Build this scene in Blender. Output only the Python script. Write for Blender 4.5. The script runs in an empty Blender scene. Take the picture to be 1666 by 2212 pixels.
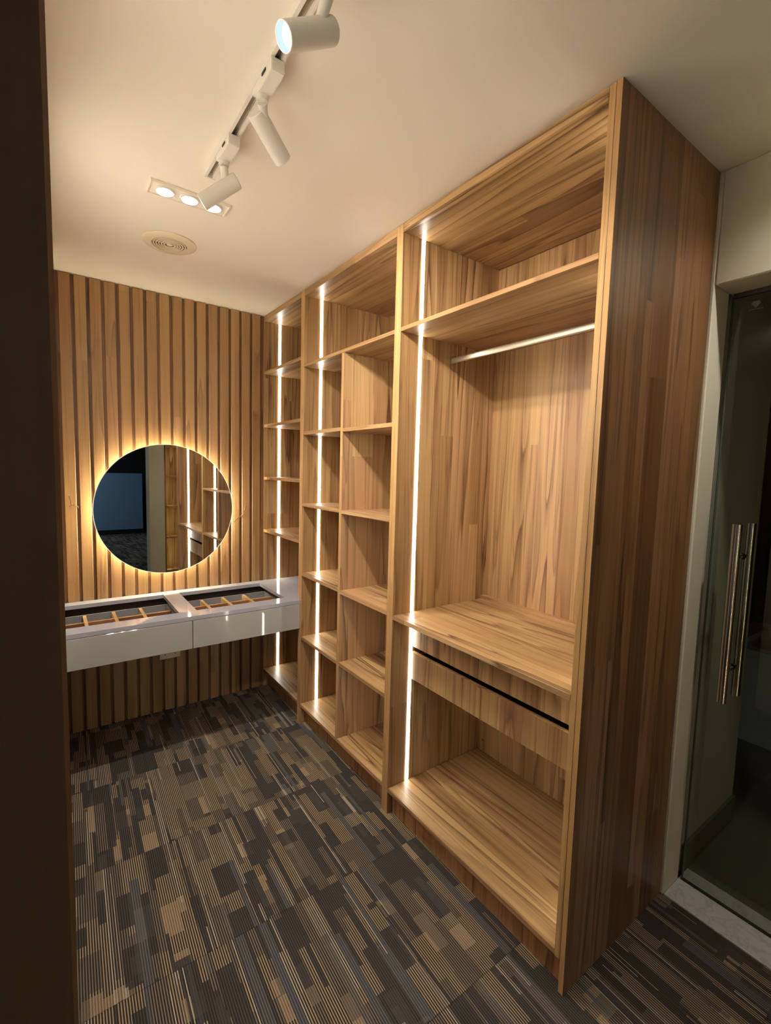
import bpy, bmesh, math, random
from mathutils import Vector, Matrix

random.seed(7)
SC = bpy.context.scene
COL = SC.collection

# ------------------------------------------------------------------ camera
W_PX, H_PX, F_PX = 1666.0, 2212.0, 1014.8
yaw, pitch, roll = 0.62403, -0.08811, 0.0272
Fv = Vector((math.sin(yaw) * math.cos(pitch), math.cos(yaw) * math.cos(pitch), math.sin(pitch)))
Xv = Fv.cross(Vector((0, 0, 1))).normalized()
Uv = Xv.cross(Fv)
X2 = math.cos(roll) * Xv + math.sin(roll) * Uv
U2 = -math.sin(roll) * Xv + math.cos(roll) * Uv
camd = bpy.data.cameras.new('camera')
cam = bpy.data.objects.new('camera', camd)
COL.objects.link(cam)
M = Matrix((X2, U2, -Fv)).transposed().to_4x4()
M.translation = Vector((-1.2268, -3.1668, 1.5794))
cam.matrix_world = M
camd.sensor_fit = 'VERTICAL'
camd.sensor_height = 36.0
camd.lens = 36.0 * F_PX / H_PX
camd.clip_start = 0.05
SC.camera = cam

# ------------------------------------------------------------------ world, exposure
wd = bpy.data.worlds.new('world')
SC.world = wd
wd.use_nodes = True
wd.node_tree.nodes['Background'].inputs[0].default_value = (0.75, 0.8, 1.0, 1)
wd.node_tree.nodes['Background'].inputs[1].default_value = 0.004
SC.view_settings.view_transform = 'Standard'
SC.view_settings.look = 'None'
SC.view_settings.gamma = 1.0
SC.view_settings.use_curve_mapping = False
SC.view_settings.exposure = 0.56
SC.cycles.max_bounces = 8
SC.cycles.diffuse_bounces = 5
SC.cycles.glossy_bounces = 4
SC.cycles.sample_clamp_indirect = 6.0
SC.cycles.caustics_reflective = False
SC.cycles.caustics_refractive = False

# light levels, tuned together
STRIP = 16.0        # emission of the vertical light strips
HALO = 75.0          # emission of the ring behind the mirror
SPOT_W = 36.0       # aimed track spotlight that lights the wardrobe
SPOT_NEAR_W = 46.0  # the one above the frame, aimed into the hanging bay
SPOT_LEFT_W = 170.0  # the two track spotlights that point to the left wall
DOWN_W = 22.0        # each lamp of the three-lamp downlight
WARM = (1.0, 0.80, 0.56)
STRIPC = (1.0, 0.93, 0.80)
HOODC = (1.0, 0.87, 0.60)
SPOTC = (1.0, 0.925, 0.85)


# ------------------------------------------------------------------ node helpers
class NT:
    def __init__(self, name):
        self.m = bpy.data.materials.new(name)
        self.m.use_nodes = True
        self.t = self.m.node_tree
        self.t.nodes.clear()
        self.out = self.t.nodes.new('ShaderNodeOutputMaterial')

    def n(self, kind, **kw):
        nd = self.t.nodes.new('ShaderNode' + kind)
        for k, v in kw.items():
            if k.startswith('i_'):
                nd.inputs[k[2:].replace('_', ' ')].default_value = v
            else:
                setattr(nd, k, v)
        return nd

    def l(self, a, b):
        self.t.links.new(a, b)

    def math(self, op, a, b=None, c=None):
        nd = self.t.nodes.new('ShaderNodeMath')
        nd.operation = op
        for i, v in enumerate((a, b, c)):
            if v is None:
                continue
            if isinstance(v, (int, float)):
                nd.inputs[i].default_value = v
            else:
                self.l(v, nd.inputs[i])
        return nd.outputs[0]

    def comb(self, x, y, z):
        nd = self.t.nodes.new('ShaderNodeCombineXYZ')
        for i, v in enumerate((x, y, z)):
            if isinstance(v, (int, float)):
                nd.inputs[i].default_value = v
            else:
                self.l(v, nd.inputs[i])
        return nd.outputs[0]

    def sep(self, v):
        nd = self.t.nodes.new('ShaderNodeSeparateXYZ')
        self.l(v, nd.inputs[0])
        return nd.outputs

    def mix(self, f, a, b, blend='MIX'):
        nd = self.t.nodes.new('ShaderNodeMix')
        nd.data_type = 'RGBA'
        nd.blend_type = blend
        for s, v in ((nd.inputs[0], f), (nd.inputs[6], a), (nd.inputs[7], b)):
            if isinstance(v, (int, float)):
                s.default_value = v
            elif isinstance(v, tuple):
                s.default_value = (*v[:3], 1)
            else:
                self.l(v, s)
        return nd.outputs[2]

    def ramp(self, f, stops, interp='LINEAR'):
        nd = self.t.nodes.new('ShaderNodeValToRGB')
        nd.color_ramp.interpolation = interp
        el = nd.color_ramp.elements
        while len(el) < len(stops):
            el.new(0.5)
        for e, (p_, c) in zip(el, stops):
            e.position = p_
            e.color = (*c, 1) if len(c) == 3 else c
        self.l(f, nd.inputs[0])
        return nd.outputs[0]

    def noise(self, vec, scale, detail=2, rough=0.5, dist=0.0):
        nd = self.t.nodes.new('ShaderNodeTexNoise')
        nd.inputs['Scale'].default_value = scale
        nd.inputs['Detail'].default_value = detail
        nd.inputs['Roughness'].default_value = rough
        nd.inputs['Distortion'].default_value = dist
        self.l(vec, nd.inputs['Vector'])
        return nd.outputs[0]

    def white(self, vec):
        nd = self.t.nodes.new('ShaderNodeTexWhiteNoise')
        nd.noise_dimensions = '3D'
        self.l(vec, nd.inputs['Vector'])
        return nd.outputs[0]

    def bsdf(self, color, rough=0.5, metal=0.0, spec=0.5, bump=None, bstr=0.2, bdist=0.001):
        b = self.t.nodes.new('ShaderNodeBsdfPrincipled')
        for s, v in (('Base Color', color), ('Roughness', rough), ('Metallic', metal), ('Specular IOR Level', spec)):
            if isinstance(v, tuple):
                b.inputs[s].default_value = (*v[:3], 1)
            elif isinstance(v, (int, float)):
                b.inputs[s].default_value = v
            else:
                self.l(v, b.inputs[s])
        if bump is not None:
            bp = self.t.nodes.new('ShaderNodeBump')
            bp.inputs['Strength'].default_value = bstr
            bp.inputs['Distance'].default_value = bdist
            self.l(bump, bp.inputs['Height'])
            self.l(bp.outputs[0], b.inputs['Normal'])
        self.l(b.outputs[0], self.out.inputs[0])
        return b


def srgb(r, g, b):
    f = lambda c: ((c / 255 + 0.055) / 1.055) ** 2.4 if c > 10.3 else c / 255 / 12.92
    return (f(r), f(g), f(b))


def wood(name, grain, light=(192, 157, 109), mid=(154, 118, 76), dark=(88, 58, 34), plank=0.085, rough=0.38, contrast=1.25, cut=2.8):
    """Laminate with long flame grain. grain = axis along which the fibres run."""
    t = NT(name)
    geo = t.n('NewGeometry')
    x, y, z = t.sep(geo.outputs['Position'])
    rnd = t.n('ObjectInfo').outputs['Random']
    if grain == 'Z':
        a, b_, l = t.math('ADD', x, y), t.math('SUBTRACT', x, y), z
    elif grain == 'Y':
        a, b_, l = t.math('ADD', x, t.math('MULTIPLY', z, 1.0)), z, y
    else:
        a, b_, l = t.math('ADD', y, z), z, x
    a = t.math('ADD', a, t.math('MULTIPLY', rnd, 3.7))
    l = t.math('ADD', l, t.math('MULTIPLY', rnd, 9.1))
    # staves of unequal width and tone that stop at staggered heights
    pa = t.math('DIVIDE', a, plank)
    wob = t.math('MULTIPLY', t.math('SINE', t.math('MULTIPLY', pa, 1.9)), 0.33)
    ci = t.math('FLOOR', t.math('ADD', pa, wob))
    w1 = t.white(t.comb(ci, 3.0, 1.0))
    ri = t.math('FLOOR', t.math('ADD', t.math('DIVIDE', l, cut), t.math('MULTIPLY', w1, 5.0)))
    tone = t.white(t.comb(ci, ri, 7.0))
    tone2 = t.white(t.comb(ri, ci, 2.0))
    # flame figure: contour lines of a stretched noise field
    off = t.math('MULTIPLY', tone, 13.0)
    fv = t.comb(t.math('ADD', t.math('MULTIPLY', a, 7.5), off), t.math('MULTIPLY', b_, 1.0), t.math('MULTIPLY', l, 0.40))
    fig = t.noise(fv, 1.0, 2, 0.45, 0.3)
    ring = t.math('FRACT', t.math('MULTIPLY', fig, 8.5))
    line = t.ramp(ring, [(0.0, (0.0,) * 3), (0.45, (0.10,) * 3), (0.84, (0.62,) * 3), (0.94, (1.0,) * 3), (1.0, (0.1,) * 3)])
    mask = t.ramp(t.noise(t.comb(t.math('MULTIPLY', a, 9.0), b_, t.math('MULTIPLY', l, 0.35)), 1.3, 2), [(0.38, (0.15,) * 3), (0.62, (1.0,) * 3)])
    lm = t.math('MULTIPLY', t.math('MULTIPLY', line, mask), 0.8 * contrast)
    fine = t.noise(t.comb(t.math('ADD', t.math('MULTIPLY', a, 26.0), off), b_, t.math('MULTIPLY', l, 0.55)), 1.0, 2, 0.5, 0.15)
    fl = t.math('ABSOLUTE', t.math('SUBTRACT', t.math('FRACT', t.math('MULTIPLY', fine, 4.0)), 0.5))
    thin = t.ramp(fl, [(0.0, (1.0,) * 3), (0.06, (0.35,) * 3), (0.13, (0.0,) * 3)])
    fib = t.noise(t.comb(t.math('MULTIPLY', a, 260.0), t.math('MULTIPLY', b_, 40.0), t.math('MULTIPLY', l, 5.0)), 1.0, 2)
    streak = t.noise(t.comb(t.math('MULTIPLY', a, 45.0), t.math('MULTIPLY', b_, 10.0), t.math('MULTIPLY', l, 0.9)), 1.0, 3)
    base = t.mix(t.ramp(t.math('ADD', t.math('MULTIPLY', tone, 0.75), t.math('MULTIPLY', streak, 0.5)),
                        [(0.25, (0,) * 3), (1.0, (1,) * 3)]), srgb(*mid), srgb(*light))
    pink = t.math('MULTIPLY', t.math('GREATER_THAN', tone2, 0.72), 0.35)
    base = t.mix(pink, base, srgb(176, 132, 98))
    base = t.mix(t.math('MULTIPLY', t.ramp(streak, [(0.5, (0,) * 3), (0.75, (1,) * 3)]), 0.35 * contrast), base, srgb(*dark))
    colr = t.mix(lm, base, srgb(*dark))
    colr = t.mix(t.math('MULTIPLY', thin, 0.42 * contrast), colr, srgb(*dark))
    colr = t.mix(t.math('MULTIPLY', fib, 0.16), colr, srgb(*dark))
    t.bsdf(colr, rough, spec=0.45, bump=fib, bstr=0.08, bdist=0.0004)
    return t.m


def plain(name, col, rough=0.5, metal=0.0, spec=0.5, var=0.04, scale=14.0):
    t = NT(name)
    geo = t.n('NewGeometry')
    nz = t.noise(geo.outputs['Position'], scale, 3)
    c = srgb(*col)
    lo = tuple(v * (1 - var) for v in c)
    hi = tuple(min(1, v * (1 + var)) for v in c)
    t.bsdf(t.mix(nz, lo, hi), rough, metal, spec)
    return t.m


def emit(name, col, strength):
    t = NT(name)
    e = t.n('Emission')
    e.inputs[0].default_value = (*col, 1)
    e.inputs[1].default_value = strength
    t.l(e.outputs[0], t.out.inputs[0])
    return t.m


def carpet():
    t = NT('carpet_tile')
    geo = t.n('NewGeometry')
    x0, y0, z = t.sep(geo.outputs['Position'])
    ang = math.radians(1.6)
    x = t.math('ADD', t.math('MULTIPLY', x0, math.cos(ang)), t.math('MULTIPLY', y0, -math.sin(ang)))
    y = t.math('ADD', t.math('MULTIPLY', x0, math.sin(ang)), t.math('MULTIPLY', y0, math.cos(ang)))
    rnd = t.n('ObjectInfo').outputs['Random']
    tz = t.math('MULTIPLY', rnd, 57.0)
    x = t.math('ADD', x, t.math('MULTIPLY', t.math('FLOOR', t.math('MULTIPLY', rnd, 60)), 0.0074))

    def layer(w, ln, seed):
        c = t.math('ADD', t.math('DIVIDE', x, w), t.math('MULTIPLY', t.math('SINE', t.math('MULTIPLY', x, 3.1 / w)), 0.28))
        ci = t.math('FLOOR', c)
        wv = t.white(t.comb(ci, seed, tz))
        rj = t.math('ADD', t.math('DIVIDE', y, ln), t.math('MULTIPLY', wv, 7.0))
        ri = t.math('FLOOR', t.math('ADD', rj, t.math('MULTIPLY', t.math('SINE', t.math('MULTIPLY', rj, 4.0)), 0.2)))
        return t.white(t.comb(ci, ri, t.math('ADD', tz, seed)))
    r1 = layer(0.040, 0.21, 1.0)
    r2 = layer(0.070, 0.12, 5.0)
    r3 = layer(0.020, 0.40, 9.0)
    r4 = layer(0.0074, 0.48, 17.0)
    tan, taupe, blue, char = srgb(186, 160, 128), srgb(142, 126, 106), srgb(112, 112, 112), srgb(84, 80, 75)
    yarn = t.ramp(r1, [(0.0, char), (0.14, taupe), (0.42, tan), (0.62, char), (0.70, taupe), (0.86, tan)], 'CONSTANT')
    yarn = t.mix(t.math('GREATER_THAN', r2, 0.88), yarn, char)
    yarn = t.mix(t.math('LESS_THAN', r2, 0.12), yarn, tan)
    yarn = t.mix(t.math('GREATER_THAN', r3, 0.95), yarn, blue)
    yarn = t.mix(t.math('LESS_THAN', r3, 0.10), yarn, char)
    yarn = t.mix(t.math('GREATER_THAN', r4, 0.93), yarn, srgb(206, 190, 166))
    ground = t.mix(t.math('GREATER_THAN', r3, 0.90), srgb(52, 49, 46), srgb(66, 67, 69))
    # bright solid patches keep more of the yarn colour between the ribs
    solid = t.math('MULTIPLY', t.math('GREATER_THAN', layer(0.04, 0.11, 13.0), 0.90), 0.38)
    rib = t.math('SINE', t.math('MULTIPLY', x, 2 * math.pi / 0.0074))
    rmask = t.ramp(t.math('ADD', t.math('MULTIPLY', rib, 0.5), 0.5), [(0.45, (0,) * 3), (0.85, (1,) * 3)])
    loops = t.noise(t.comb(t.math('MULTIPLY', x, 130.0), t.math('MULTIPLY', y, 210.0), 0.0), 1.0, 2)
    m = t.math('MULTIPLY', rmask, t.math('ADD', 0.62, t.math('MULTIPLY', loops, 0.5)))
    m = t.math('MAXIMUM', m, solid)
    c = t.mix(m, ground, yarn)
    c = t.mix(t.math('MULTIPLY', loops, 0.25), c, srgb(22, 20, 19))
    h = t.math('ADD', t.math('MULTIPLY', rib, 0.5), loops)
    t.bsdf(c, 0.95, spec=0.1, bump=h, bstr=0.5, bdist=0.0015)
    return t.m


def glass_mat(name, tint, refl=1.0):
    t = NT(name)
    tr = t.n('BsdfTransparent')
    tr.inputs[0].default_value = (*tint, 1)
    gl = t.n('BsdfGlossy')
    gl.inputs['Roughness'].default_value = 0.0
    fr = t.n('Fresnel')
    fr.inputs[0].default_value = 1.5
    mx = t.n('MixShader')
    geo = t.n('NewGeometry')
    t.l(t.math('MULTIPLY', fr.outputs[0], t.math('SUBTRACT', 1.0, geo.outputs['Backfacing'])), mx.inputs[0])
    t.l(tr.outputs[0], mx.inputs[1])
    t.l(gl.outputs[0], mx.inputs[2])
    t.l(mx.outputs[0], t.out.inputs[0])
    return t.m


def marble():
    t = NT('threshold_marble')
    geo = t.n('NewGeometry')
    n1 = t.noise(geo.outputs['Position'], 14, 5, 0.6, 1.2)
    n2 = t.noise(geo.outputs['Position'], 90, 3, 0.6)
    c = t.ramp(n1, [(0.44, srgb(214, 214, 212)), (0.5, srgb(192, 192, 190)), (0.55, srgb(216, 216, 214))])
    c = t.mix(t.math('MULTIPLY', n2, 0.25), c, srgb(140, 140, 140))
    t.bsdf(c, 0.3)
    return t.m


MW = {
    'v': wood('laminate_upright_grain', 'Z'),
    'h': wood('laminate_lengthwise_grain', 'Y', cut=6.0),
    'slat': wood('slat_laminate', 'Z', light=(182, 145, 98), mid=(156, 118, 77), dark=(102, 71, 44), plank=0.21, contrast=0.75),
    'kick': wood('kick_laminate', 'Z', light=(168, 122, 78), mid=(140, 98, 60), dark=(84, 54, 32), plank=0.06),
    'cover': wood('cover_panel_laminate_in_shade', 'Z', light=(154, 112, 70), mid=(116, 79, 47), dark=(58, 37, 23), plank=0.07, rough=0.42, contrast=1.15, cut=2.1),  # shade on the outer panel put into a darker copy of the laminate
    'edge_v': wood('edge_band_upright', 'Z', light=(200, 164, 112), mid=(178, 140, 90), dark=(128, 92, 54), plank=0.012, rough=0.35, contrast=0.8),
    'groove': wood('groove_laminate', 'Z', light=(150, 106, 68), mid=(128, 88, 54), dark=(80, 50, 30), plank=0.02),
    'jamb': wood('jamb_laminate', 'Z', light=(138, 100, 60), mid=(118, 82, 48), dark=(84, 58, 34), plank=0.2, rough=0.6, contrast=0.3),
    'pine': wood('raw_wood_and_edge_glow', 'Y', light=(214, 180, 128), mid=(196, 158, 106), dark=(150, 112, 70), plank=0.03, contrast=0.4),
    'red': wood('drawer_bottom', 'X', light=(150, 98, 66), mid=(124, 78, 50), dark=(84, 50, 32), plank=0.08),
}
M_CEIL = plain('ceiling_paint', (240, 234, 220), 0.85, spec=0.2, var=0.02, scale=3)
M_CREAM = plain('cream_wall_paint', (216, 209, 188), 0.7, spec=0.3, var=0.03, scale=4)
M_CARPET = carpet()
M_WHITEW = plain('white_wall_paint', (236, 230, 218), 0.7, var=0.01)
M_STONE = plain('polished_grey_quartz', (160, 162, 170), 0.07, spec=0.55, var=0.03, scale=60)
M_LACQ = plain('gloss_grey_lacquer', (162, 162, 154), 0.035, spec=0.5, var=0.01)
M_FELT = plain('grey_drawer_lining', (120, 120, 122), 0.8, var=0.06, scale=80)
M_BROWN = plain('dark_brown_carcass', (66, 52, 44), 0.6)
M_DARK = plain('dark_void', (10, 9, 8), 0.9)
M_WHITEM = plain('white_powder_coat', (226, 222, 212), 0.45, var=0.015)
M_TRACKIN = plain('grey_track_channel', (150, 136, 116), 0.5)
M_BEIGEP = plain('cream_plastic', (226, 212, 184), 0.45, var=0.02)
M_STRIP = emit('lit_strip', STRIPC, STRIP)
M_STRIPY = emit('lit_strip_warm', (1.0, 0.80, 0.46), 24.0)
M_HALO = emit('lit_ring', HOODC, HALO)
M_LENS = emit('lit_lens', (0.80, 0.88, 1.0), 4.0)
M_ALU = plain('brushed_aluminium', (206, 200, 182), 0.3, metal=0.9, spec=0.5, scale=40)
M_STEEL = plain('polished_steel', (200, 194, 186), 0.12, metal=1.0)
M_PIN = plain('nickel_pin', (210, 210, 206), 0.25, metal=1.0)
M_MIRROR = plain('mirror_silver', (225, 228, 226), 0.0, metal=1.0, var=0.0)
M_GLASS = glass_mat('door_glass', (0.92, 0.95, 0.92))
M_GEDGE = plain('green_glass_edge', (96, 110, 92), 0.2)
M_SEAL = plain('black_rubber', (24, 22, 16), 0.6)
M_MARBLE = marble()
M_TILE = plain('dark_floor_tile', (92, 90, 80), 0.35, var=0.12, scale=9)
M_TILEW = plain('dark_wall_tile', (26, 24, 22), 0.3, var=0.1)
M_BWALL = plain('pale_green_wall', (160, 158, 140), 0.6)
M_TUB = plain('white_acrylic', (196, 186, 166), 0.25)
M_WIRE = plain('brown_wire_sheath', (96, 56, 26), 0.5)
M_COPPER = plain('bare_copper', (196, 130, 80), 0.3, metal=0.9)
M_BLUE = plain('blue_grey_panel', (120, 150, 176), 0.6)
M_BLACKW = plain('unlit_room_black', (16, 15, 15), 0.7)  # darkness of the unlit room put into the surface colour
M_GREYP = plain('grey_panel', (78, 76, 66), 0.5)
M_FROST = plain('etched_mark', (92, 92, 88), 0.6)
M_SQUIGGLE = plain('pale_squiggle', (244, 236, 218), 0.6)


# ------------------------------------------------------------------ object helpers
def link(o, parent=None, loc=(0, 0, 0)):
    COL.objects.link(o)
    if parent:
        o.parent = parent
        pl = parent
        off = Vector(loc)
        while pl:
            off = off - pl.location
            pl = pl.parent
        o.location = off
    else:
        o.location = loc
    return o


def tag(o, label=None, cat=None, group=None, kind=None):
    if label:
        o['label'] = label
    if cat:
        o['category'] = cat
    if group:
        o['group'] = group
    if kind:
        o['kind'] = kind
    return o


def thing(name, loc, label=None, cat=None, group=None, kind=None):
    o = bpy.data.objects.new(name, None)
    o.empty_display_size = 0.1
    link(o, None, loc)
    return tag(o, label, cat, group, kind)


def from_bm(name, bm, mat, parent=None, origin=(0, 0, 0), smooth=False):
    me = bpy.data.meshes.new(name)
    bmesh.ops.translate(bm, verts=bm.verts, vec=-Vector(origin))
    bmesh.ops.recalc_face_normals(bm, faces=bm.faces)
    bm.to_mesh(me)
    bm.free()
    me.materials.append(mat)
    if smooth:
        for f in me.polygons:
            f.use_smooth = True
        try:
            me.set_sharp_from_angle(angle=math.radians(35))
        except Exception:
            pass
    return link(bpy.data.objects.new(name, me), parent, origin)


def add_box(bm, x0, x1, y0, y1, z0, z1, bev=0.0):
    vs = [bm.verts.new(v) for v in ((x0, y0, z0), (x1, y0, z0), (x1, y1, z0), (x0, y1, z0), (x0, y0, z1), (x1, y0, z1), (x1, y1, z1), (x0, y1, z1))]
    fs = [bm.faces.new([vs[i] for i in f]) for f in ((0, 3, 2, 1), (4, 5, 6, 7), (0, 1, 5, 4), (1, 2, 6, 5), (2, 3, 7, 6), (3, 0, 4, 7))]
    if bev:
        es = list({e for f in fs for e in f.edges})
        bmesh.ops.bevel(bm, geom=es, offset=bev, segments=1, affect='EDGES')


def box(name, mat, x0, x1, y0, y1, z0, z1, parent=None, bev=0.0008, mat_front=None):
    bm = bmesh.new()
    add_box(bm, x0, x1, y0, y1, z0, z1, bev)
    c = ((x0 + x1) / 2, (y0 + y1) / 2, (z0 + z1) / 2)
    o = from_bm(name, bm, mat, parent, c)
    if mat_front is not None:
        o.data.materials.append(mat_front)
        for f in o.data.polygons:
            if f.normal.x < -0.9:
                f.material_index = 1
    return o


def add_cyl(bm, p0, p1, r0, r1=None, n=32, cap0=True, cap1=True):
    p0, p1 = Vector(p0), Vector(p1)
    r1 = r0 if r1 is None else r1
    d = (p1 - p0).normalized()
    u = d.orthogonal().normalized()
    w = d.cross(u)
    rings = []
    for p_, r in ((p0, r0), (p1, r1)):
        rings.append([bm.verts.new(p_ + r * (math.cos(2 * math.pi * i / n) * u + math.sin(2 * math.pi * i / n) * w)) for i in range(n)])
    for i in range(n):
        bm.faces.new((rings[0][i], rings[0][(i + 1) % n], rings[1][(i + 1) % n], rings[1][i]))
    if cap0:
        bm.faces.new(list(reversed(rings[0])))
    if cap1:
        bm.faces.new(rings[1])
    return rings


def add_lathe(bm, p0, d, prof, n=48, close=False):
    """prof = [(radius, distance along d)]"""
    p0, d = Vector(p0), Vector(d).normalized()
    u = d.orthogonal().normalized()
    w = d.cross(u)
    rings = []
    for r, s in prof:
        if r < 1e-6:
            rings.append([bm.verts.new(p0 + d * s)])
        else:
            rings.append([bm.verts.new(p0 + d * s + r * (math.cos(2 * math.pi * i / n) * u + math.sin(2 * math.pi * i / n) * w)) for i in range(n)])
    if close:
        rings.append(rings[0])
    for a, b in zip(rings, rings[1:]):
        for i in range(n):
            j = (i + 1) % n
            if len(a) == 1:
                bm.faces.new((a[0], b[j], b[i]))
            elif len(b) == 1:
                bm.faces.new((a[i], a[j], b[0]))
            else:
                bm.faces.new((a[i], a[j], b[j], b[i]))


def add_tube(bm, pts, r, n=8):
    pts = [Vector(p_) for p_ in pts]
    rings = []
    for i, p_ in enumerate(pts):
        d = (pts[min(i + 1, len(pts) - 1)] - pts[max(i - 1, 0)]).normalized()
        u = d.cross(Vector((0.13, 0.97, 0.2))).normalized()
        w = d.cross(u)
        rings.append([bm.verts.new(p_ + r * (math.cos(2 * math.pi * k / n) * u + math.sin(2 * math.pi * k / n) * w)) for k in range(n)])
    for a, b in zip(rings, rings[1:]):
        for i in range(n):
            bm.faces.new((a[i], a[(i + 1) % n], b[(i + 1) % n], b[i]))
    bm.faces.new(list(reversed(rings[0])))
    bm.faces.new(rings[-1])


def plate(name, mat, xs, ys, keep, z0, z1, parent=None, bev=0.0):
    """one watertight slab on a cell grid; keep(i, j) says which cells exist"""
    bm = bmesh.new()
    vt = {}

    def v(i, j, k):
        if (i, j, k) not in vt:
            vt[(i, j, k)] = bm.verts.new((xs[i], ys[j], (z0, z1)[k]))
        return vt[(i, j, k)]
    ok = lambda i, j: 0 <= i < len(xs) - 1 and 0 <= j < len(ys) - 1 and keep(i, j)
    for i in range(len(xs) - 1):
        for j in range(len(ys) - 1):
            if not ok(i, j):
                continue
            bm.faces.new((v(i, j, 1), v(i + 1, j, 1), v(i + 1, j + 1, 1), v(i, j + 1, 1)))
            bm.faces.new((v(i, j, 0), v(i, j + 1, 0), v(i + 1, j + 1, 0), v(i + 1, j, 0)))
            if not ok(i - 1, j):
                bm.faces.new((v(i, j, 0), v(i, j, 1), v(i, j + 1, 1), v(i, j + 1, 0)))
            if not ok(i + 1, j):
                bm.faces.new((v(i + 1, j, 0), v(i + 1, j + 1, 0), v(i + 1, j + 1, 1), v(i + 1, j, 1)))
            if not ok(i, j - 1):
                bm.faces.new((v(i, j, 0), v(i + 1, j, 0), v(i + 1, j, 1), v(i, j, 1)))
            if not ok(i, j + 1):
                bm.faces.new((v(i, j + 1, 0), v(i, j + 1, 1), v(i + 1, j + 1, 1), v(i + 1, j + 1, 0)))
    if bev:
        es = [e for e in bm.edges if len(e.link_faces) == 2 and e.calc_face_angle(0) > 1.0]
        bmesh.ops.bevel(bm, geom=es, offset=bev, segments=2, affect='EDGES')
    return from_bm(name, bm, mat, parent, ((xs[0] + xs[-1]) / 2, (ys[0] + ys[-1]) / 2, z0))


H = 2.6
# ------------------------------------------------------------------ setting: floor
floor = box('floor', M_CARPET, -3.6, 0.632, -9.3, 0.14, -0.06, -0.0035, bev=0)
tag(floor, 'dark striped carpet tile floor', kind='structure')
TW = 0.555
tile_me = {}
xs = [-1.96 + TW * i for i in range(6)]
for j in range(8):
    ya, yb = -0.055 - TW * (j - 0), -0.055 - TW * (j + 1) + 0.0008
    for i in range(5):
        xa, xb = xs[i] + 0.0004, min(xs[i + 1], 0.6315) - 0.0004
        if i == 4 and xs[i] > 0.6:
            continue
        box('carpet_tile', M_CARPET, xa, xb, yb, ya, -0.0035, 0.0, parent=floor, bev=0.0007)
for i in range(5):
    xa, xb = xs[i] + 0.0004, min(xs[i + 1], 0.6315) - 0.0004
    if xs[i] < 0.6:
        box('carpet_tile', M_CARPET, xa, xb, -0.0546, 0.019, -0.0035, 0.0, parent=floor, bev=0.0007)

# ceiling
ceil = box('ceiling', M_CEIL, -3.6, 0.80, -3.76, 0.14, H, H + 0.1, bev=0)
tag(ceil, 'smooth cream painted ceiling', kind='structure')
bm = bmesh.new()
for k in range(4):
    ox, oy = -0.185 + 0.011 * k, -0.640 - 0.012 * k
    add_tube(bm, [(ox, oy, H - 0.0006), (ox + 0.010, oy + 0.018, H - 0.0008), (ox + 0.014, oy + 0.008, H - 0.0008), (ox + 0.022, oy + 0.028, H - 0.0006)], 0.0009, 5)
from_bm('pale_squiggles', bm, M_SQUIGGLE, ceil, (-0.17, -0.64, H))['kind'] = 'stuff'  # thin pale squiggles on the ceiling

# walls
wall_far = box('wall_far', MW['groove'], -1.34, 0.80, 0.02, 0.14, 0, H, bev=0)
tag(wall_far, 'far wall clad in upright wooden slats', kind='structure')
SL_P, SL_W = 0.0713, 0.0548
for i in range(-2, 15):
    xa = -1.082 + SL_P * i
    xb = xa + SL_W
    if xa < -1.2185:
        xa = -1.2185
    box('slat', MW['slat'], xa, xb, 0.0, 0.0199, 0.0, H - 0.002, parent=wall_far, bev=0.0022)
wall_left = box('wall_left', M_WHITEW, -1.36, -1.219, -2.60, 0.02, 0, H, bev=0)
tag(wall_left, 'left wall seen edge-on beside the doorway', kind='structure')
jamb = box('trim_1', MW['jamb'], -2.2, -1.2176, -2.66, -2.602, 0, H, bev=0.004)
tag(jamb, 'dark wooden door lining close to the viewer at the left edge', kind='structure')
wall_entry = box('wall_entry', M_CREAM, -3.6, -3.5, -9.2, -2.602, 0, H, bev=0)
tag(wall_entry, kind='structure')
box_ = box('wall_entry_front', M_CREAM, -3.5, -2.2, -2.66, -2.602, 0, H, bev=0)
tag(box_, kind='structure')
# right wall with the door opening
wr = box('wall_right', M_CREAM, 0.628, 0.756, -2.4635, 0.02, 0, H, bev=0.004)
tag(wr, 'cream painted wall behind the wardrobe, ending at the glass door', kind='structure')
wl = box('wall_right_lintel', M_CREAM, 0.628, 0.79, -3.36, -2.464, 2.232, H, bev=0.004)
tag(wl, 'cream painted wall above the glass door', kind='structure')
wn = box('wall_right_near', M_CREAM, 0.628, 0.79, -3.75, -3.361, 0, H, bev=0)
tag(wn, kind='structure')

# marble threshold under the glass door
th = box('trim_2', M_MARBLE, 0.633, 0.84, -3.36, -2.464, -0.01, 0.004, bev=0.001)
tag(th, 'grey veined marble threshold under the glass door', kind='structure')

# ------------------------------------------------------------------ behind the camera (seen in the round mirror)
wb = box('wall_back', M_CREAM, -0.03, 0.155, -3.98, -3.762, 0, H, bev=0)
tag(wb, 'narrow cream wall end behind the viewer, seen in the mirror', kind='structure')
wb2 = box('wall_back_right', M_CREAM, 0.70, 0.80, -3.98, -3.762, 0, H, bev=0)
tag(wb2, kind='structure')
sw = thing('light_switch', (-0.037, -3.87, 1.42), 'white light switch on the narrow wall end reflected in the mirror', 'switch')
box('switch_plate', M_WHITEM, -0.037, -0.0305, -3.91, -3.83, 1.36, 1.48, sw, bev=0.001)
box('rocker', M_WHITEM, -0.0405, -0.0371, -3.89, -3.85, 1.39, 1.45, sw, bev=0.001)
du = thing('open_bookcase', (0.42, -3.87, 0), 'narrow lit wooden bookcase seen only in the round mirror', 'bookcase')
box('side_panel', MW['v'], 0.157, 0.175, -3.98, -3.765, 0, 2.58, du)
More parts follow.
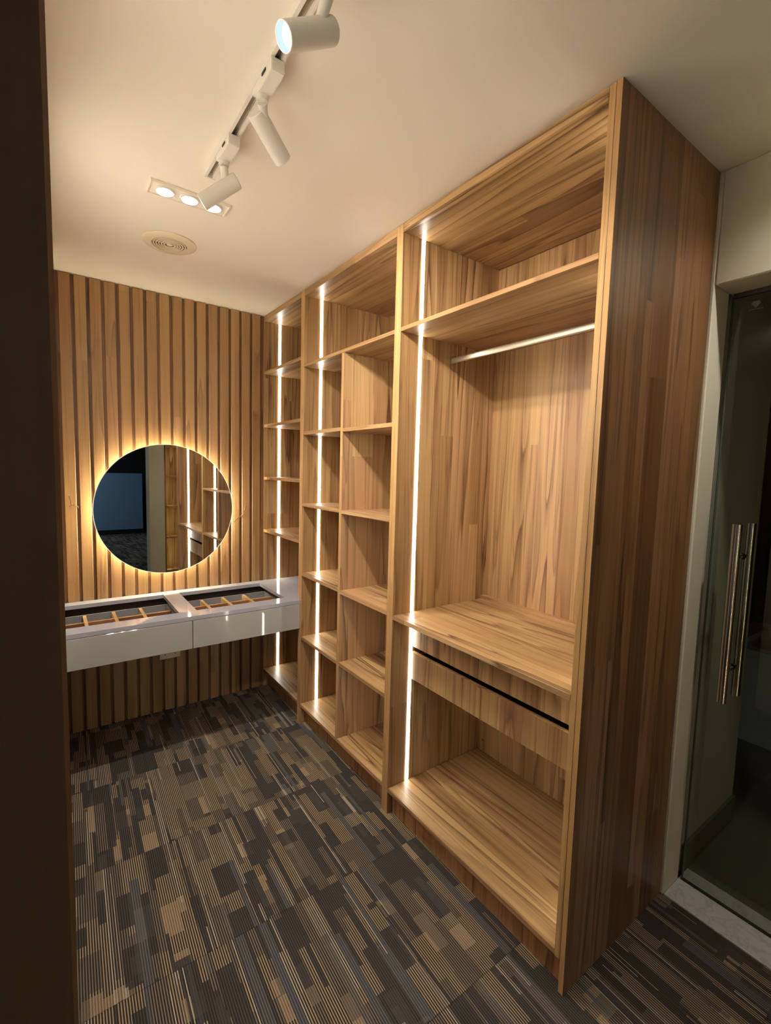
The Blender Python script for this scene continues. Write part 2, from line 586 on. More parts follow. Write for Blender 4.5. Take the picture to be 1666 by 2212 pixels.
box('side_panel', MW['v'], 0.68, 0.698, -3.98, -3.765, 0, 2.58, du)
box('back_panel', MW['v'], 0.1755, 0.6795, -3.98, -3.97, 0, 2.58, du)
for zt in (0.14, 0.60, 1.02, 1.43, 1.84, 2.25):
    box('shelf', MW['h'], 0.1755, 0.6795, -3.969, -3.765, zt - 0.02, zt, du)
box('led_strip', M_STRIPY, 0.1756, 0.178, -3.80, -3.785, 0.62, 0.98, du, bev=0)
box('led_strip', M_STRIPY, 0.1756, 0.178, -3.80, -3.785, 1.04, 1.39, du, bev=0)
box('led_strip', M_STRIPY, 0.1756, 0.178, -3.80, -3.785, 0.16, 0.56, du, bev=0)
box('led_strip', M_STRIPY, 0.1756, 0.178, -3.80, -3.785, 1.45, 1.80, du, bev=0)
fr = box('wall_far_room', M_BLACKW, -3.6, 1.4, -9.3, -9.2, 0, H, bev=0)
tag(fr, 'wall of the dark room reflected in the mirror, its darkness put into the colour', kind='structure')
frr = box('wall_far_room_right', M_BLACKW, 1.30, 1.40, -9.2, -4.42, 0, H, bev=0)
tag(frr, kind='structure')
fcl = box('ceiling_far_room', M_BLACKW, -3.6, 1.4, -9.3, -3.761, H, H + 0.1, bev=0)
tag(fcl, kind='structure')
ffl = box('floor_far_room', M_CARPET, 0.6325, 1.4, -9.3, -4.41, -0.06, -0.0035, bev=0)
tag(ffl, kind='structure')
fp = box('partition_panel', M_BLUE, -3.3, 0.78, -8.85, -8.80, 0.10, 1.36, bev=0.004)
tag(fp, 'blue grey panel across the dark room reflected in the mirror', 'panel')
box('plinth', M_BLACKW, -3.3, 0.78, -8.84, -8.81, 0.0, 0.099, fp)
# unseen cool lamp, added to light the blue grey panel in that room
lf = thing('far_room_fill_lamp', (-1.6, -7.4, H), 'unseen dim square lamp added to light the panel in the dark room behind', 'lamp')
box('diffuser', emit('cool_diffuser', (0.66, 0.82, 1.0), 26.0), -1.9, -1.3, -7.7, -7.1, H - 0.03, H - 0.001, lf, bev=0)

# ------------------------------------------------------------------ wardrobe units
E1 = 0.0003


def side(name, y0, y1, parent, x1=0.60, z0=0.0, mat='v'):
    return box(name, MW[mat], 0.0, x1, y0 + E1, y1 - E1, z0, H - 0.0012, parent, mat_front=MW['edge_v'])


def board(name, y0, y1, zt, parent, t=0.019, x0=0.0, x1=0.588):
    return box(name, MW['h'], x0, x1, y0 + 0.0004, y1 - 0.0004, zt - t, zt, parent)


def pins(parent_shelf, y0, y1, z):
    for yy, s in ((y0, 1), (y1, -1)):
        bm = bmesh.new()
        add_cyl(bm, (0.035, yy + s * 0.0006, z - 0.005), (0.035, yy + s * 0.010, z - 0.005), 0.003, n=10)
        from_bm('shelf_pin', bm, M_PIN, parent_shelf, (0.035, yy, z))


def strips(parent, face_y, s, levels, t=0.02):
    """light strip on a side panel, broken by the shelves; s = direction it faces along y"""
    lv = sorted(levels)
    for a, b in zip(lv, lv[1:]):
        z0, z1 = a + 0.0006, b - t - 0.0006
        ya, yb = (face_y, face_y + s * 0.0022)
        box('led_strip', M_STRIP, 0.1025, 0.118, min(ya, yb), max(ya, yb), z0, z1, parent, bev=0)


ZT = 2.564      # underside of the top board
# unit 1, beside the slat wall
u1 = thing('corner_shelf_unit', (0.3, -0.287, 0), 'narrow open shelf unit in the corner beside the slatted wall, rising behind the grey worktop', 'shelf unit')
side('side_panel', 0.0, 0.0185, u1)
side('side_panel', -0.592, -0.5705, u1)
board('top_panel', -0.5705, 0.0, H - 0.0012, u1, t=0.0348)
box('back_panel', MW['v'], 0.5885, 0.599, -0.5699, -0.0006, 0.0, 2.563, u1)
board('base_panel', -0.5705, 0.0, 0.1293, u1)
box('kick_board', MW['kick'], 0.040, 0.056, -0.5699, -0.0006, 0.0, 0.1099, u1)
for zt in (2.2325, 1.8735, 1.5140, 1.1460):
    sh = board('shelf', -0.5705, 0.0, zt, u1, t=0.0205)
    pins(sh, -0.5698, -0.0008, zt - 0.0205)
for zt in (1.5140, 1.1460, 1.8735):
    box('edge_glow', MW['pine'], -0.0012, -0.0002, -0.055, -0.0008, zt - 0.0195, zt - 0.001, u1, bev=0)  # light on the shelf ends put in as paler tabs
strips(u1, 0.0, -1, [0.1293, 0.6035 + 0.02], 0.02)
strips(u1, 0.0, -1, [0.7805, 1.1460, 1.5140, 1.8735, 2.2325, ZT + 0.0205], 0.0205)

# unit 2, middle
u2 = thing('middle_shelf_unit', (0.3, -1.053, 0), 'tall middle shelf unit with two columns of shelves below one wide bay', 'shelf unit')
side('side_panel', -0.614, -0.592, u2)
side('side_panel', -1.514, -1.4925, u2)
board('top_panel', -1.4925, -0.614, H - 0.0012, u2, t=0.0348)
box('back_panel', MW['v'], 0.5885, 0.599, -1.4919, -0.6146, 0.0, 2.563, u2)
board('base_panel', -1.4925, -0.614, 0.1293, u2)
box('kick_board', MW['kick'], 0.040, 0.056, -1.4919, -0.6146, 0.0, 0.1099, u2)
board('shelf', -1.4925, -0.614, 2.1815, u2, t=0.017)
o = box('divider', MW['v'], 0.0, 0.5882, -1.071, -1.0475, 0.1297, 2.1640, u2, mat_front=MW['edge_v'])
for zt in (1.794, 1.372, 0.9525, 0.5565):
    sh = board('shelf', -1.0475, -0.614, zt, u2)
    pins(sh, -1.0468, -0.6146, zt - 0.019)
for zt in (1.789, 1.370, 0.9465, 0.5580):
    sh = board('shelf', -1.4925, -1.071, zt, u2)
    pins(sh, -1.4919, -1.0717, zt - 0.019)
strips(u2, -0.614, -1, [0.1293, 0.5565, 0.9525, 1.372, 1.794, 2.1815 + 0.002, ZT + 0.0195], 0.0195)
strips(u2, -1.4925, 1, [0.1293, 0.5580, 0.9465, 1.370, 1.789, 2.1815 + 0.002, ZT + 0.0195], 0.0195)

# unit 3, hanging bay
u3 = thing('hanging_wardrobe', (0.3, -1.98, 0), 'open wardrobe bay with hanging rail, deep shelf and shallow drawer, nearest the glass door', 'wardrobe')
Y3 = -2.4165
side('side_panel', -1.537, -1.514, u3)
side('side_panel', -2.436, Y3, u3, z0=0.105)
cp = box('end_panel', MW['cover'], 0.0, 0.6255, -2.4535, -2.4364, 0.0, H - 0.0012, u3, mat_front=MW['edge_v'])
cp['label'] = 'full-depth outer panel facing the door, its shade put into the colour'
board('top_panel', Y3, -1.537, H - 0.0012, u3, t=0.0348)
box('back_panel', MW['v'], 0.5885, 0.599, Y3 + 0.0006, -1.5376, 0.0, 2.563, u3)
ZB3 = 0.1255
board('base_panel', Y3, -1.537, ZB3, u3)
box('kick_board', MW['kick'], 0.028, 0.044, -2.4355, -1.5376, 0.0, ZB3 - 0.0206, u3)
board('shelf', Y3, -1.537, 2.1815, u3, t=0.0165)
ms = board('shelf', Y3, -1.537, 0.9390, u3, t=0.019)
ms['label'] = 'deep wide shelf above the drawer'
box('rear_cleat', MW['h'], 0.560, 0.5882, Y3 + 0.0006, -1.5376, 0.9393, 0.9560, u3)
box('drawer_fascia', MW['v'], 0.1195, 0.1375, Y3 + 0.0006, -1.5378, 0.7745, 0.9196, u3)
dr = box('drawer', MW['v'], 0.1120, 0.1300, Y3 + 0.0012, -1.5384, 0.6245, 0.7520, u3)
dr['label'] = 'shallow wooden drawer standing a little open below its fascia'
box('drawer_side', M_BROWN, 0.1305, 0.55, -1.5640, -1.5520, 0.640, 0.735, dr, bev=0)
box('drawer_side', M_BROWN, 0.1305, 0.55, Y3 + 0.012, Y3 + 0.024, 0.640, 0.735, dr, bev=0)
box('drawer_back', M_BROWN, 0.538, 0.55, Y3 + 0.0241, -1.5641, 0.640, 0.735, dr, bev=0)
box('drawer_bottom', M_BROWN, 0.1305, 0.5379, Y3 + 0.0241, -1.5641, 0.640, 0.646, dr, bev=0)
for yy in (-1.5445, Y3 + 0.0005 + 0.0045):
    box('drawer_runner', M_PIN, 0.14, 0.54, yy - 0.0045, yy + 0.0045, 0.66, 0.70, u3, bev=0)
# flat oval hanging rail and its end brackets
hr = []
bm = bmesh.new()
n = 20
ring = []
for yy in (-1.5400, Y3 + 0.003):
    r_ = []
    for k in range(n):
        a = 2 * math.pi * k / n
        cx, cz = 0.0072 * math.cos(a), 0.0072 * math.sin(a) + (0.0065 if math.sin(a) > 0 else -0.0065)
        r_.append(bm.verts.new((0.303 + cx, yy, 2.0905 + cz)))
    ring.append(r_)
for k in range(n):
    bm.faces.new((ring[0][k], ring[0][(k + 1) % n], ring[1][(k + 1) % n], ring[1][k]))
bm.faces.new(ring[0])
bm.faces.new(ring[1])
rail = from_bm('hanging_rail', bm, M_ALU, u3, (0.303, -1.98, 2.09), smooth=True)
rail['label'] = 'flat aluminium hanging rail'
for yy, s in ((-1.537, -1), (Y3, 1)):
    bm = bmesh.new()
    a, b = sorted((yy + s * 0.0005, yy + s * 0.0028))
    add_box(bm, 0.292, 0.314, a, b, 2.072, 2.122, 0.0006)
    from_bm('rail_bracket', bm, M_PIN, rail, (0.303, yy, 2.09))
strips(u3, -1.537, -1, [ZB3, 0.9390], 0.019)
strips(u3, -1.537, -1, [0.9390, 2.1815], 0.0165)
strips(u3, -1.537, -1, [2.1815, ZT + 0.0165], 0.0165)
strips(u3, Y3, 1, [ZB3, 0.9390], 0.019)
strips(u3, Y3, 1, [0.9390, 2.1815], 0.0165)
strips(u3, Y3, 1, [2.1815, ZT + 0.0165], 0.0165)
bm = bmesh.new()
add_cyl(bm, (0.5884, -1.575, 0.185), (0.5878, -1.575, 0.185), 0.0035, n=12)
from_bm('screw_hole', bm, M_DARK, u3, (0.588, -1.575, 0.185))

# ------------------------------------------------------------------ vanity: worktop and drawer cabinet
wxs = [-1.2185, -1.195, -0.669, -0.578, -0.056, -0.0015, 0.586]
wys = [-0.602, -0.5693, -0.500, -0.075, -0.0015]
wt = plate('worktop', M_STONE, wxs, wys,
           lambda i, j: not (i == 5 and j == 0) and not (j == 2 and i in (1, 3)), 0.7585, 0.7800, bev=0.0012)
tag(wt, 'polished grey stone worktop with two empty glass cutouts, running into the corner shelf unit', 'worktop')
vc = thing('vanity_cabinet', (-0.61, -0.3, 0.6), 'wall-hung gloss grey two-drawer cabinet under the stone worktop', 'cabinet')
box('cabinet_base', M_LACQ, -1.2170, -0.0030, -0.5760, -0.0020, 0.606, 0.618, vc, bev=0)
box('cabinet_back', M_BROWN, -1.2170, -0.0030, -0.0180, -0.0020, 0.6181, 0.7575, vc, bev=0)
for xa, xb in ((-1.2170, -1.2050), (-0.0150, -0.0030), (-0.6320, -0.6150)):
    box('cabinet_side', M_BROWN, xa, xb, -0.5760, -0.0181, 0.6181, 0.7575, vc, bev=0)
for (xa, xb, dvs) in ((-1.2170, -0.6250, (-1.083, -0.942, -0.802)), (-0.6215, -0.0015, (-0.451, -0.319, -0.181))):
    df = box('drawer_front', M_LACQ, xa, xb, -0.6020, -0.5840, 0.6035, 0.7555, vc, bev=0.0012)
    # felt lined tray
    ia, ib = xa + 0.022, xb - 0.022
    yb_, yf = -0.085, -0.575
    tb = box('drawer_tray', M_FELT, ia, ib, yf, yb_, 0.640, 0.646, vc, bev=0)
    box('tray_side', M_FELT, ia, ib, yb_ - 0.010, yb_, 0.6461, 0.722, tb, bev=0)
    box('tray_side', M_FELT, ia, ia + 0.010, yf, yb_ - 0.0101, 0.6461, 0.722, tb, bev=0)
    box('tray_side', M_FELT, ib - 0.010, ib, yf, yb_ - 0.0101, 0.6461, 0.722, tb, bev=0)
    rd = box('tray_base', MW['red'], ia + 0.0105, ib - 0.0105, yf, -0.242, 0.6465, 0.652, tb, bev=0)
    for dx in dvs:
        d_ = box('cross_divider', MW['pine'], dx - 0.0085, dx + 0.0085, yf + 0.01, yb_ - 0.0105, 0.6465, 0.721, tb, bev=0.0006)
    cuts = [ia + 0.011] + [v for dx in dvs for v in (dx - 0.009, dx + 0.009)] + [ib - 0.011]
    for k in range(0, len(cuts), 2):
        box('long_divider', MW['red'], cuts[k], cuts[k + 1], -0.241, -0.230, 0.6465, 0.7195, tb, bev=0.0005)
        box('divider_cap', MW['pine'], cuts[k], cuts[k + 1], -0.2412, -0.2298, 0.7196, 0.7215, tb, bev=0)

# ------------------------------------------------------------------ round mirror with halo
mir = thing('round_mirror', (-0.630, -0.002, 1.305), 'large round frameless mirror with a glowing warm halo on the slatted wall', 'mirror')
mir.rotation_euler = (0, 0, 0.015)


def mlathe(name, prof, mat, closed=False):
    bm = bmesh.new()
    add_lathe(bm, (0, 0, 0), (0, -1, 0), prof, n=128, close=closed)
    me = bpy.data.meshes.new(name)
    bmesh.ops.recalc_face_normals(bm, faces=bm.faces)
    bm.to_mesh(me)
    bm.free()
    me.materials.append(mat)
    for f in me.polygons:
        f.use_smooth = True
    try:
        me.set_sharp_from_angle(angle=math.radians(30))
    except Exception:
        pass
    o = bpy.data.objects.new(name, me)
    COL.objects.link(o)
    o.parent = mir
    return o


mlathe('mirror_glass', [(0.0, 0.0360), (0.3935, 0.0360), (0.3955, 0.0375), (0.3955, 0.0395), (0.3935, 0.0408), (0.0, 0.0408)], M_MIRROR)
mlathe('back_box', [(0.0, 0.0075), (0.345, 0.0075), (0.345, 0.0358), (0.0, 0.0358)], M_WHITEM)
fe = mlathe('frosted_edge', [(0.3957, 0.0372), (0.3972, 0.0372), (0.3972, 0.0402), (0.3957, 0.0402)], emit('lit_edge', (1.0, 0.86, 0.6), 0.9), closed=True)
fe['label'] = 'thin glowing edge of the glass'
ri = mlathe('halo_ring', [(0.3455, 0.012), (0.353, 0.012), (0.353, 0.030), (0.3455, 0.030)], M_HALO, closed=True)
ri['label'] = 'warm light ring behind the glass'


# loose wire ends either side of the mirror
def wires(name, loc, label, lines):
    t_ = thing(name, loc, label, 'wire', 'loose wire ends beside the mirror')
    for pts in lines:
        bm = bmesh.new()
        # smooth the path
        P = [Vector(q) for q in pts]
        out = []
        for i in range(len(P) - 1):
            a0 = P[max(i - 1, 0)]; a1 = P[i]; a2 = P[i + 1]; a3 = P[min(i + 2, len(P) - 1)]
            for s in range(5):
                q = s / 5
                out.append(0.5 * ((2 * a1) + (-a0 + a2) * q + (2 * a0 - 5 * a1 + 4 * a2 - a3) * q * q + (-a0 + 3 * a1 - 3 * a2 + a3) * q ** 3))
        out.append(P[-1])
        add_tube(bm, out, 0.0021, 7)
        w_ = from_bm('wire_strand', bm, M_WIRE, t_, loc, smooth=True)
        bm = bmesh.new()
        d = (out[-1] - out[-2]).normalized()
        add_tube(bm, [out[-1], out[-1] + d * 0.006], 0.0009, 6)
        from_bm('bare_end', bm, M_COPPER, w_, tuple(out[-1]))


wires('loose_wire', (-1.087, 0.010, 1.315), 'short brown wire ends sticking out of the slats left of the mirror',
      [[(-1.091, 0.015, 1.310), (-1.094, -0.010, 1.330), (-1.110, -0.024, 1.341), (-1.125, -0.026, 1.338), (-1.136, -0.026, 1.330)],
       [(-1.092, 0.015, 1.311), (-1.100, -0.015, 1.336), (-1.122, -0.028, 1.340), (-1.128, -0.030, 1.362), (-1.134, -0.030, 1.392)]])
wires('loose_wire', (-0.162, 0.010, 1.235), 'thin wire ends poking from the slats right of the mirror',
      [[(-0.166, 0.015, 1.234), (-0.168, -0.012, 1.248), (-0.158, -0.028, 1.268), (-0.145, -0.030, 1.300), (-0.138, -0.030, 1.338)],
       [(-0.166, 0.015, 1.232), (-0.172, -0.014, 1.236), (-0.188, -0.026, 1.232), (-0.204, -0.030, 1.222), (-0.222, -0.030, 1.206)],
       [(-0.165, 0.015, 1.233), (-0.163, -0.016, 1.246), (-0.154, -0.030, 1.262), (-0.148, -0.032, 1.288), (-0.140, -0.030, 1.312)]])

# wall socket below the cabinet
so = thing('wall_socket', (-0.622, 0, 0.38), 'cream double wall socket on the slats just below the grey cabinet', 'socket')
box('socket_plate', M_BEIGEP, -0.683, -0.562, -0.0095, -0.0004, 0.343, 0.415, so, bev=0.002)
bm = bmesh.new()
for cx in (-0.652, -0.594):
    for dx, dz, w, h in ((-0.009, 0.010, 0.0016, 0.004), (0.009, 0.010, 0.0016, 0.004), (0.0, -0.008, 0.0026, 0.0026)):
        add_box(bm, cx + dx - w, cx + dx + w, -0.0102, -0.0096, 0.379 + dz - h, 0.379 + dz + h)
from_bm('socket_slots', bm, M_DARK, so, (-0.622, -0.01, 0.38))['kind'] = 'stuff'

# ------------------------------------------------------------------ ceiling fittings
# round extract grille
ve = thing('air_vent', (-0.738, -0.724, H), 'round cream extract grille with concentric rings on the ceiling', 'vent')
bm = bmesh.new()
add_lathe(bm, (-0.738, -0.724, H - 0.0005), (0, 0, -1), [(0.074, 0.0), (0.114, 0.0), (0.1145, 0.004), (0.108, 0.008), (0.080, 0.012), (0.075, 0.012)], n=72, close=True)
from_bm('rim', bm, M_BEIGEP, ve, (-0.738, -0.724, H), smooth=True)
bm = bmesh.new()
add_lathe(bm, (-0.738, -0.724, H - 0.0006), (0, 0, -1), [(0.0, 0.0), (0.0738, 0.0), (0.0738, 0.0072), (0.0, 0.0072)], n=48)
from_bm('backing', bm, M_BROWN, ve, (-0.738, -0.724, H))
for k, r in enumerate((0.0645, 0.0535, 0.0425, 0.0315, 0.0205)):
    bm = bmesh.new()
    add_lathe(bm, (-0.738, -0.724, H - 0.002), (0, 0, -1), [(r, 0.0075), (r + 0.0062, 0.0075), (r + 0.0062, 0.0100), (r, 0.0100)], n=64, close=True)
    from_bm('ring', bm, M_BEIGEP, ve, (-0.738, -0.724, H - 0.006), smooth=True)
bm = bmesh.new()
add_lathe(bm, (-0.738, -0.724, H - 0.002), (0, 0, -1), [(0.0, 0.006), (0.013, 0.006), (0.013, 0.009), (0.0, 0.0105)], n=32)
add_box(bm, -0.811, -0.665, -0.7255, -0.7225, H - 0.0094, H - 0.0079)
from_bm('hub', bm, M_BEIGEP, ve, (-0.738, -0.724, H - 0.006), smooth=True)

# three-lamp downlight, hanging a little below the ceiling
CX = (-0.842, -0.755, -0.668)
DY = -1.172
dl = thing('ceiling_downlight', (-0.755, DY, H), 'white three-lamp rectangular downlight on the ceiling, all lamps lit', 'lamp')


def spot_obj(name, loc, direction, watts, size, blend, radius, color, parent):
    ld = bpy.data.lights.new(name, 'SPOT')
    ld.energy = watts
    ld.spot_size = math.radians(size)
    ld.spot_blend = blend
    ld.shadow_soft_size = radius * 0.6
    ld.color = color
    o = bpy.data.objects.new(name, ld)
    COL.objects.link(o)
    o.parent = parent
    o.location = Vector(loc) - parent.location
    o.rotation_euler = Vector(direction).to_track_quat('-Z', 'Y').to_euler()
    return o


fxs = [-0.897, -0.613]
x0_, x1_, y0_, y1_ = -0.897, -0.613, DY - 0.047, DY + 0.047
plate('housing', M_CEIL, [x0_, x0_ + 0.004, x1_ - 0.004, x1_], [y0_, y0_ + 0.004, y1_ - 0.004, y1_], lambda i, j: not (i == 1 and j == 1), H - 0.011, H - 0.0005, dl)
box('inner_plate', M_CEIL, x0_ + 0.0045, x1_ - 0.0045, y0_ + 0.0045, y1_ - 0.0045, H - 0.006, H - 0.0008, dl, bev=0)
for cx in CX:
    bm = bmesh.new()
    add_lathe(bm, (cx, DY, H - 0.0062), (0, 0, -1), [(0.030, 0.0), (0.035, 0.0), (0.034, 0.007), (0.030, 0.007)], n=40, close=True)
    lm_ = from_bm('lamp_ring', bm, M_WHITEM, dl, (cx, DY, H - 0.01), smooth=True)
    bm = bmesh.new()
    add_lathe(bm, (cx, DY, H - 0.0064), (0, 0, -1), [(0.0, 0.0), (0.0297, 0.0), (0.0297, 0.005), (0.0, 0.006)], n=40)
    from_bm('lens', bm, M_LENS, lm_, (cx, DY, H - 0.01))
    spot_obj('downlight_beam', (cx, DY, H - 0.020), (0, 0, -1), DOWN_W, 110, 0.8, 0.025, SPOTC, dl)

# unseen downlight over the passage, added to lift the dark panel, jamb and door
el = thing('passage_fill_downlight', (0.50, -3.00, H), 'small unseen downlight added over the passage to brighten the glass door end', 'lamp')
bm = bmesh.new()
add_lathe(bm, (0.50, -3.00, H - 0.0005), (0, 0, -1), [(0.036, 0.0), (0.048, 0.0), (0.046, 0.006), (0.036, 0.006)], n=40, close=True)
from_bm('bezel', bm, M_WHITEM, el, (0.50, -3.00, H), smooth=True)
bm = bmesh.new()
add_lathe(bm, (0.50, -3.00, H - 0.0007), (0, 0, -1), [(0.0, 0.0), (0.0355, 0.0), (0.0355, 0.003), (0.0, 0.003)], n=40)
from_bm('lens', bm, M_LENS, el, (0.50, -3.00, H))
spot_obj('passage_fill_beam', (0.50, -3.00, H - 0.012), (0.10, 0.22, -1), 20.0, 120, 1.0, 0.03, (1.0, 0.93, 0.84), el)

# lighting track: U-shaped channel
tk = thing('light_track', (-0.739, -2.2, H), 'white ceiling track that carries the cylindrical spotlights', 'track')
ta, tb_ = -1.392, -3.05
bm = bmesh.new()
sec = [(-0.0175, 0.0), (0.0175, 0.0), (0.0175, -0.024), (0.0085, -0.024), (0.0085, -0.006), (-0.0085, -0.006), (-0.0085, -0.024), (-0.0175, -0.024)]
r0 = [bm.verts.new((-0.739 + sx, ta, H - 0.0005 + sz)) for sx, sz in sec]
r1 = [bm.verts.new((-0.739 + sx, tb_, H - 0.0005 + sz)) for sx, sz in sec]
for k in range(8):
    bm.faces.new((r0[k], r0[(k + 1) % 8], r1[(k + 1) % 8], r1[k]))
for r_ in (r0, r1):
    bm.faces.new((r_[0], r_[1], r_[4], r_[5]))
    bm.faces.new((r_[1], r_[2], r_[3], r_[4]))
    bm.faces.new((r_[0], r_[5], r_[6], r_[7]))
from_bm('channel', bm, M_WHITEM, tk, (-0.739, -2.2, H))
box('channel_lining', M_TRACKIN, -0.7473, -0.7307, tb_ + 0.002, ta - 0.002, H - 0.0085, H - 0.0068, tk, bev=0)
box('end_cap', M_WHITEM, -0.7575, -0.7205, ta + 0.0003, ta + 0.0065, H - 0.026, H - 0.0007, tk, bev=0.001)
for sx in (-0.0074, 0.0074):
    box('conductor_rail', M_TRACKIN, -0.739 + sx - 0.0006, -0.739 + sx + 0.0006, tb_ + 0.003, ta - 0.003, H - 0.017, H - 0.014, tk, bev=0)


def track_spot(name, label, piv_y, front, back, watts, lit_strength, size=70, flip=1):
    f, b = Vector(front), Vector(back)
    ax = (f - b).normalized()
    t_ = thing(name, (-0.739, piv_y, H - 0.04), label, 'spotlight')
    # adapter, tapering towards the swivel end
    bm = bmesh.new()
    y_near, y_mid, y_far = piv_y - 0.118, piv_y - 0.045, piv_y + 0.012
    pr = [(y_near, 2.5748), (y_near, 2.5440), (y_mid, 2.5440), (y_far, 2.5560), (y_far, 2.5748)]
    ra = [bm.verts.new((-0.7565, yy, zz)) for yy, zz in pr]
    rb = [bm.verts.new((-0.7215, yy, zz)) for yy, zz in pr]
    bm.faces.new(ra)
    bm.faces.new(list(reversed(rb)))
    for k in range(5):
        bm.faces.new((ra[k], ra[(k + 1) % 5], rb[(k + 1) % 5], rb[k]))
    bmesh.ops.bevel(bm, geom=list(bm.edges), offset=0.0015, segments=2, affect='EDGES')
    from_bm('track_adapter', bm, M_WHITEM, t_, (-0.739, piv_y, 2.56))
    bm = bmesh.new()
    add_box(bm, -0.7590, -0.7572, y_near + 0.035, y_near + 0.060, 2.562, 2.568)
    from_bm('release_lever', bm, M_DARK, t_, (-0.758, y_near, 2.565))
    # swivel collar with ribs and stem
    bm = bmesh.new()
    add_cyl(bm, (-0.739, piv_y - 0.012, 2.5520), (-0.739, piv_y - 0.012, 2.5360), 0.0165, 0.0155, n=28)
    for k in range(8):
        a = 2 * math.pi * k / 8
        add_cyl(bm, (-0.739 + 0.011 * math.cos(a), piv_y - 0.012 + 0.011 * math.sin(a), 2.5358), (-0.739 + 0.011 * math.cos(a), piv_y - 0.012 + 0.011 * math.sin(a), 2.5345), 0.0018, n=8)
    from_bm('swivel_collar', bm, M_WHITEM, t_, (-0.739, piv_y, 2.54), smooth=True)
    att = b + ax * 0.045 
    up = Vector((-0.739, piv_y - 0.012, 2.534))
    bm = bmesh.new()
    add_cyl(bm, up, att + (up - att).normalized() * 0.0235, 0.0125, 0.0115, n=24)
    from_bm('stem', bm, M_WHITEM, t_, tuple(up), smooth=True)
    # cylinder head: open at the front with a recessed reflector
    L = (f - b).length
    bm = bmesh.new()
    add_lathe(bm, b, ax, [(0.0, 0.0), (0.0225, 0.0), (0.0250, 0.0025), (0.0250, L - 0.001), (0.0242, L), (0.0228, L), (0.0215, L - 0.024), (0.0, L - 0.024)], n=56)
    hd = from_bm('lamp_head', bm, M_WHITEM, t_, tuple(b), smooth=True)
    bm = bmesh.new()
    add_lathe(bm, b + ax * (L - 0.022), ax, [(0.0, 0.0), (0.0205, 0.0), (0.0212, 0.006), (0.013, 0.007), (0.0, 0.004)], n=40)
    from_bm('lens', bm, M_LENS, hd, tuple(b + ax * (L - 0.02)), smooth=True)
    bm = bmesh.new()
    add_lathe(bm, b + ax * (L - 0.0205), ax, [(0.0218, 0.0), (0.0226, 0.0190), (0.0222, 0.0190), (0.0212, 0.0)], n=40, close=True)
    from_bm('reflector_cone', bm, emit('lit_reflector', (0.55, 0.72, 1.0), lit_strength), hd, tuple(f), smooth=True)
    spot_obj('spot_beam', f + ax * 0.003, ax, watts, size, 0.9, 0.02, SPOTC, t_)
    return t_


track_spot('track_spotlight', 'nearest white track spotlight, its blue-white lit face turned left', -2.235,
           (-0.825, -2.222, 2.423), (-0.713, -2.214, 2.497), SPOT_LEFT_W, 0.9, 80)
track_spot('track_spotlight', 'middle white track spotlight aimed away at the wardrobe, its face hidden', -1.872,
           (-0.643, -1.796, 2.472), (-0.748, -1.856, 2.527), SPOT_W, 2.0, 84)
track_spot('track_spotlight', 'farthest white track spotlight at the track end, seen edge-on above the downlight', -1.540,
           (-0.795, -1.500, 2.429), (-0.697, -1.556, 2.506), SPOT_LEFT_W, 0.9, 80)

track_spot('track_spotlight', 'white track spotlight nearest the doorway, beyond the top edge, aimed into the wardrobe', -2.640,
           (-0.655, -2.545, 2.425), (-0.742, -2.625, 2.492), SPOT_NEAR_W, 0.9, 82)

# ------------------------------------------------------------------ glass door and the dark bathroom behind it
d1 = thing('door_1', (0.752, -2.9, 0), 'frameless greenish glass door with a steel bar handle', kind='structure')
pane = box('glass_pane', M_GLASS, 0.7565, 0.7665, -3.34, -2.4780, 0.012, 2.214, d1, bev=0)
box('glass_edge', M_GEDGE, 0.7567, 0.7663, -2.4779, -2.4768, 0.012, 2.214, d1, bev=0)
box('rubber_seal', M_SEAL, 0.7567, 0.7620, -2.4764, -2.4740, 0.006, 2.220, d1, bev=0)
box('floor_seal', M_SEAL, 0.7570, 0.7660, -3.34, -2.4780, 0.0055, 0.0118, d1, bev=0)
box('head_rail', M_SEAL, 0.7570, 0.7660, -3.34, -2.4780, 2.2145, 2.2280, d1, bev=0)
bm = bmesh.new()
vv = [(-0.014, 0.006), (-0.009, 0.014), (0.009, 0.014), (0.014, 0.006), (0.0, -0.008)]
bm.faces.new([bm.verts.new((0.7560, -2.545 + a, 2.176 + b)) for a, b in vv])
bm.faces.new([bm.verts.new((0.7560, -2.545 + a, 2.176 + b)) for a, b in ((-0.02, -0.012), (0.02, -0.012), (0.02, -0.015), (-0.02, -0.015))])
from_bm('etched_mark', bm, M_FROST, d1, (0.756, -2.545, 2.176))['kind'] = 'stuff'
for bx, by in ((0.705, -2.567), (0.818, -2.573)):
    hn = bmesh.new()
    add_cyl(hn, (bx, by, 0.788), (bx, by, 1.427), 0.0150, n=40)
    bmesh.ops.bevel(hn, geom=[e for e in hn.edges if e.calc_face_angle(0) > 1.0], offset=0.001, segments=2, affect='EDGES')
    hb_ = from_bm('handle_bar', hn, M_STEEL, d1, (bx, by, 1.1), smooth=True)
    if bx < 0.75:
        hb = hb_
for zz in (0.905, 1.310):
    for s_, a_, b_ in ((-1, (0.718, -2.5675), (0.7562, -2.569)), (1, (0.806, -2.5725), (0.7668, -2.5695))):
        bm = bmesh.new()
        d_ = abs(b_[0] - a_[0])
        add_lathe(bm, (*a_, zz), (b_[0] - a_[0], b_[1] - a_[1], 0), [(0.0, 0.0), (0.006, 0.0), (0.006, d_ - 0.004), (0.012, d_ - 0.0035), (0.012, d_), (0.0, d_)], n=24)
        from_bm('standoff', bm, M_STEEL, hb, (*a_, zz), smooth=True)

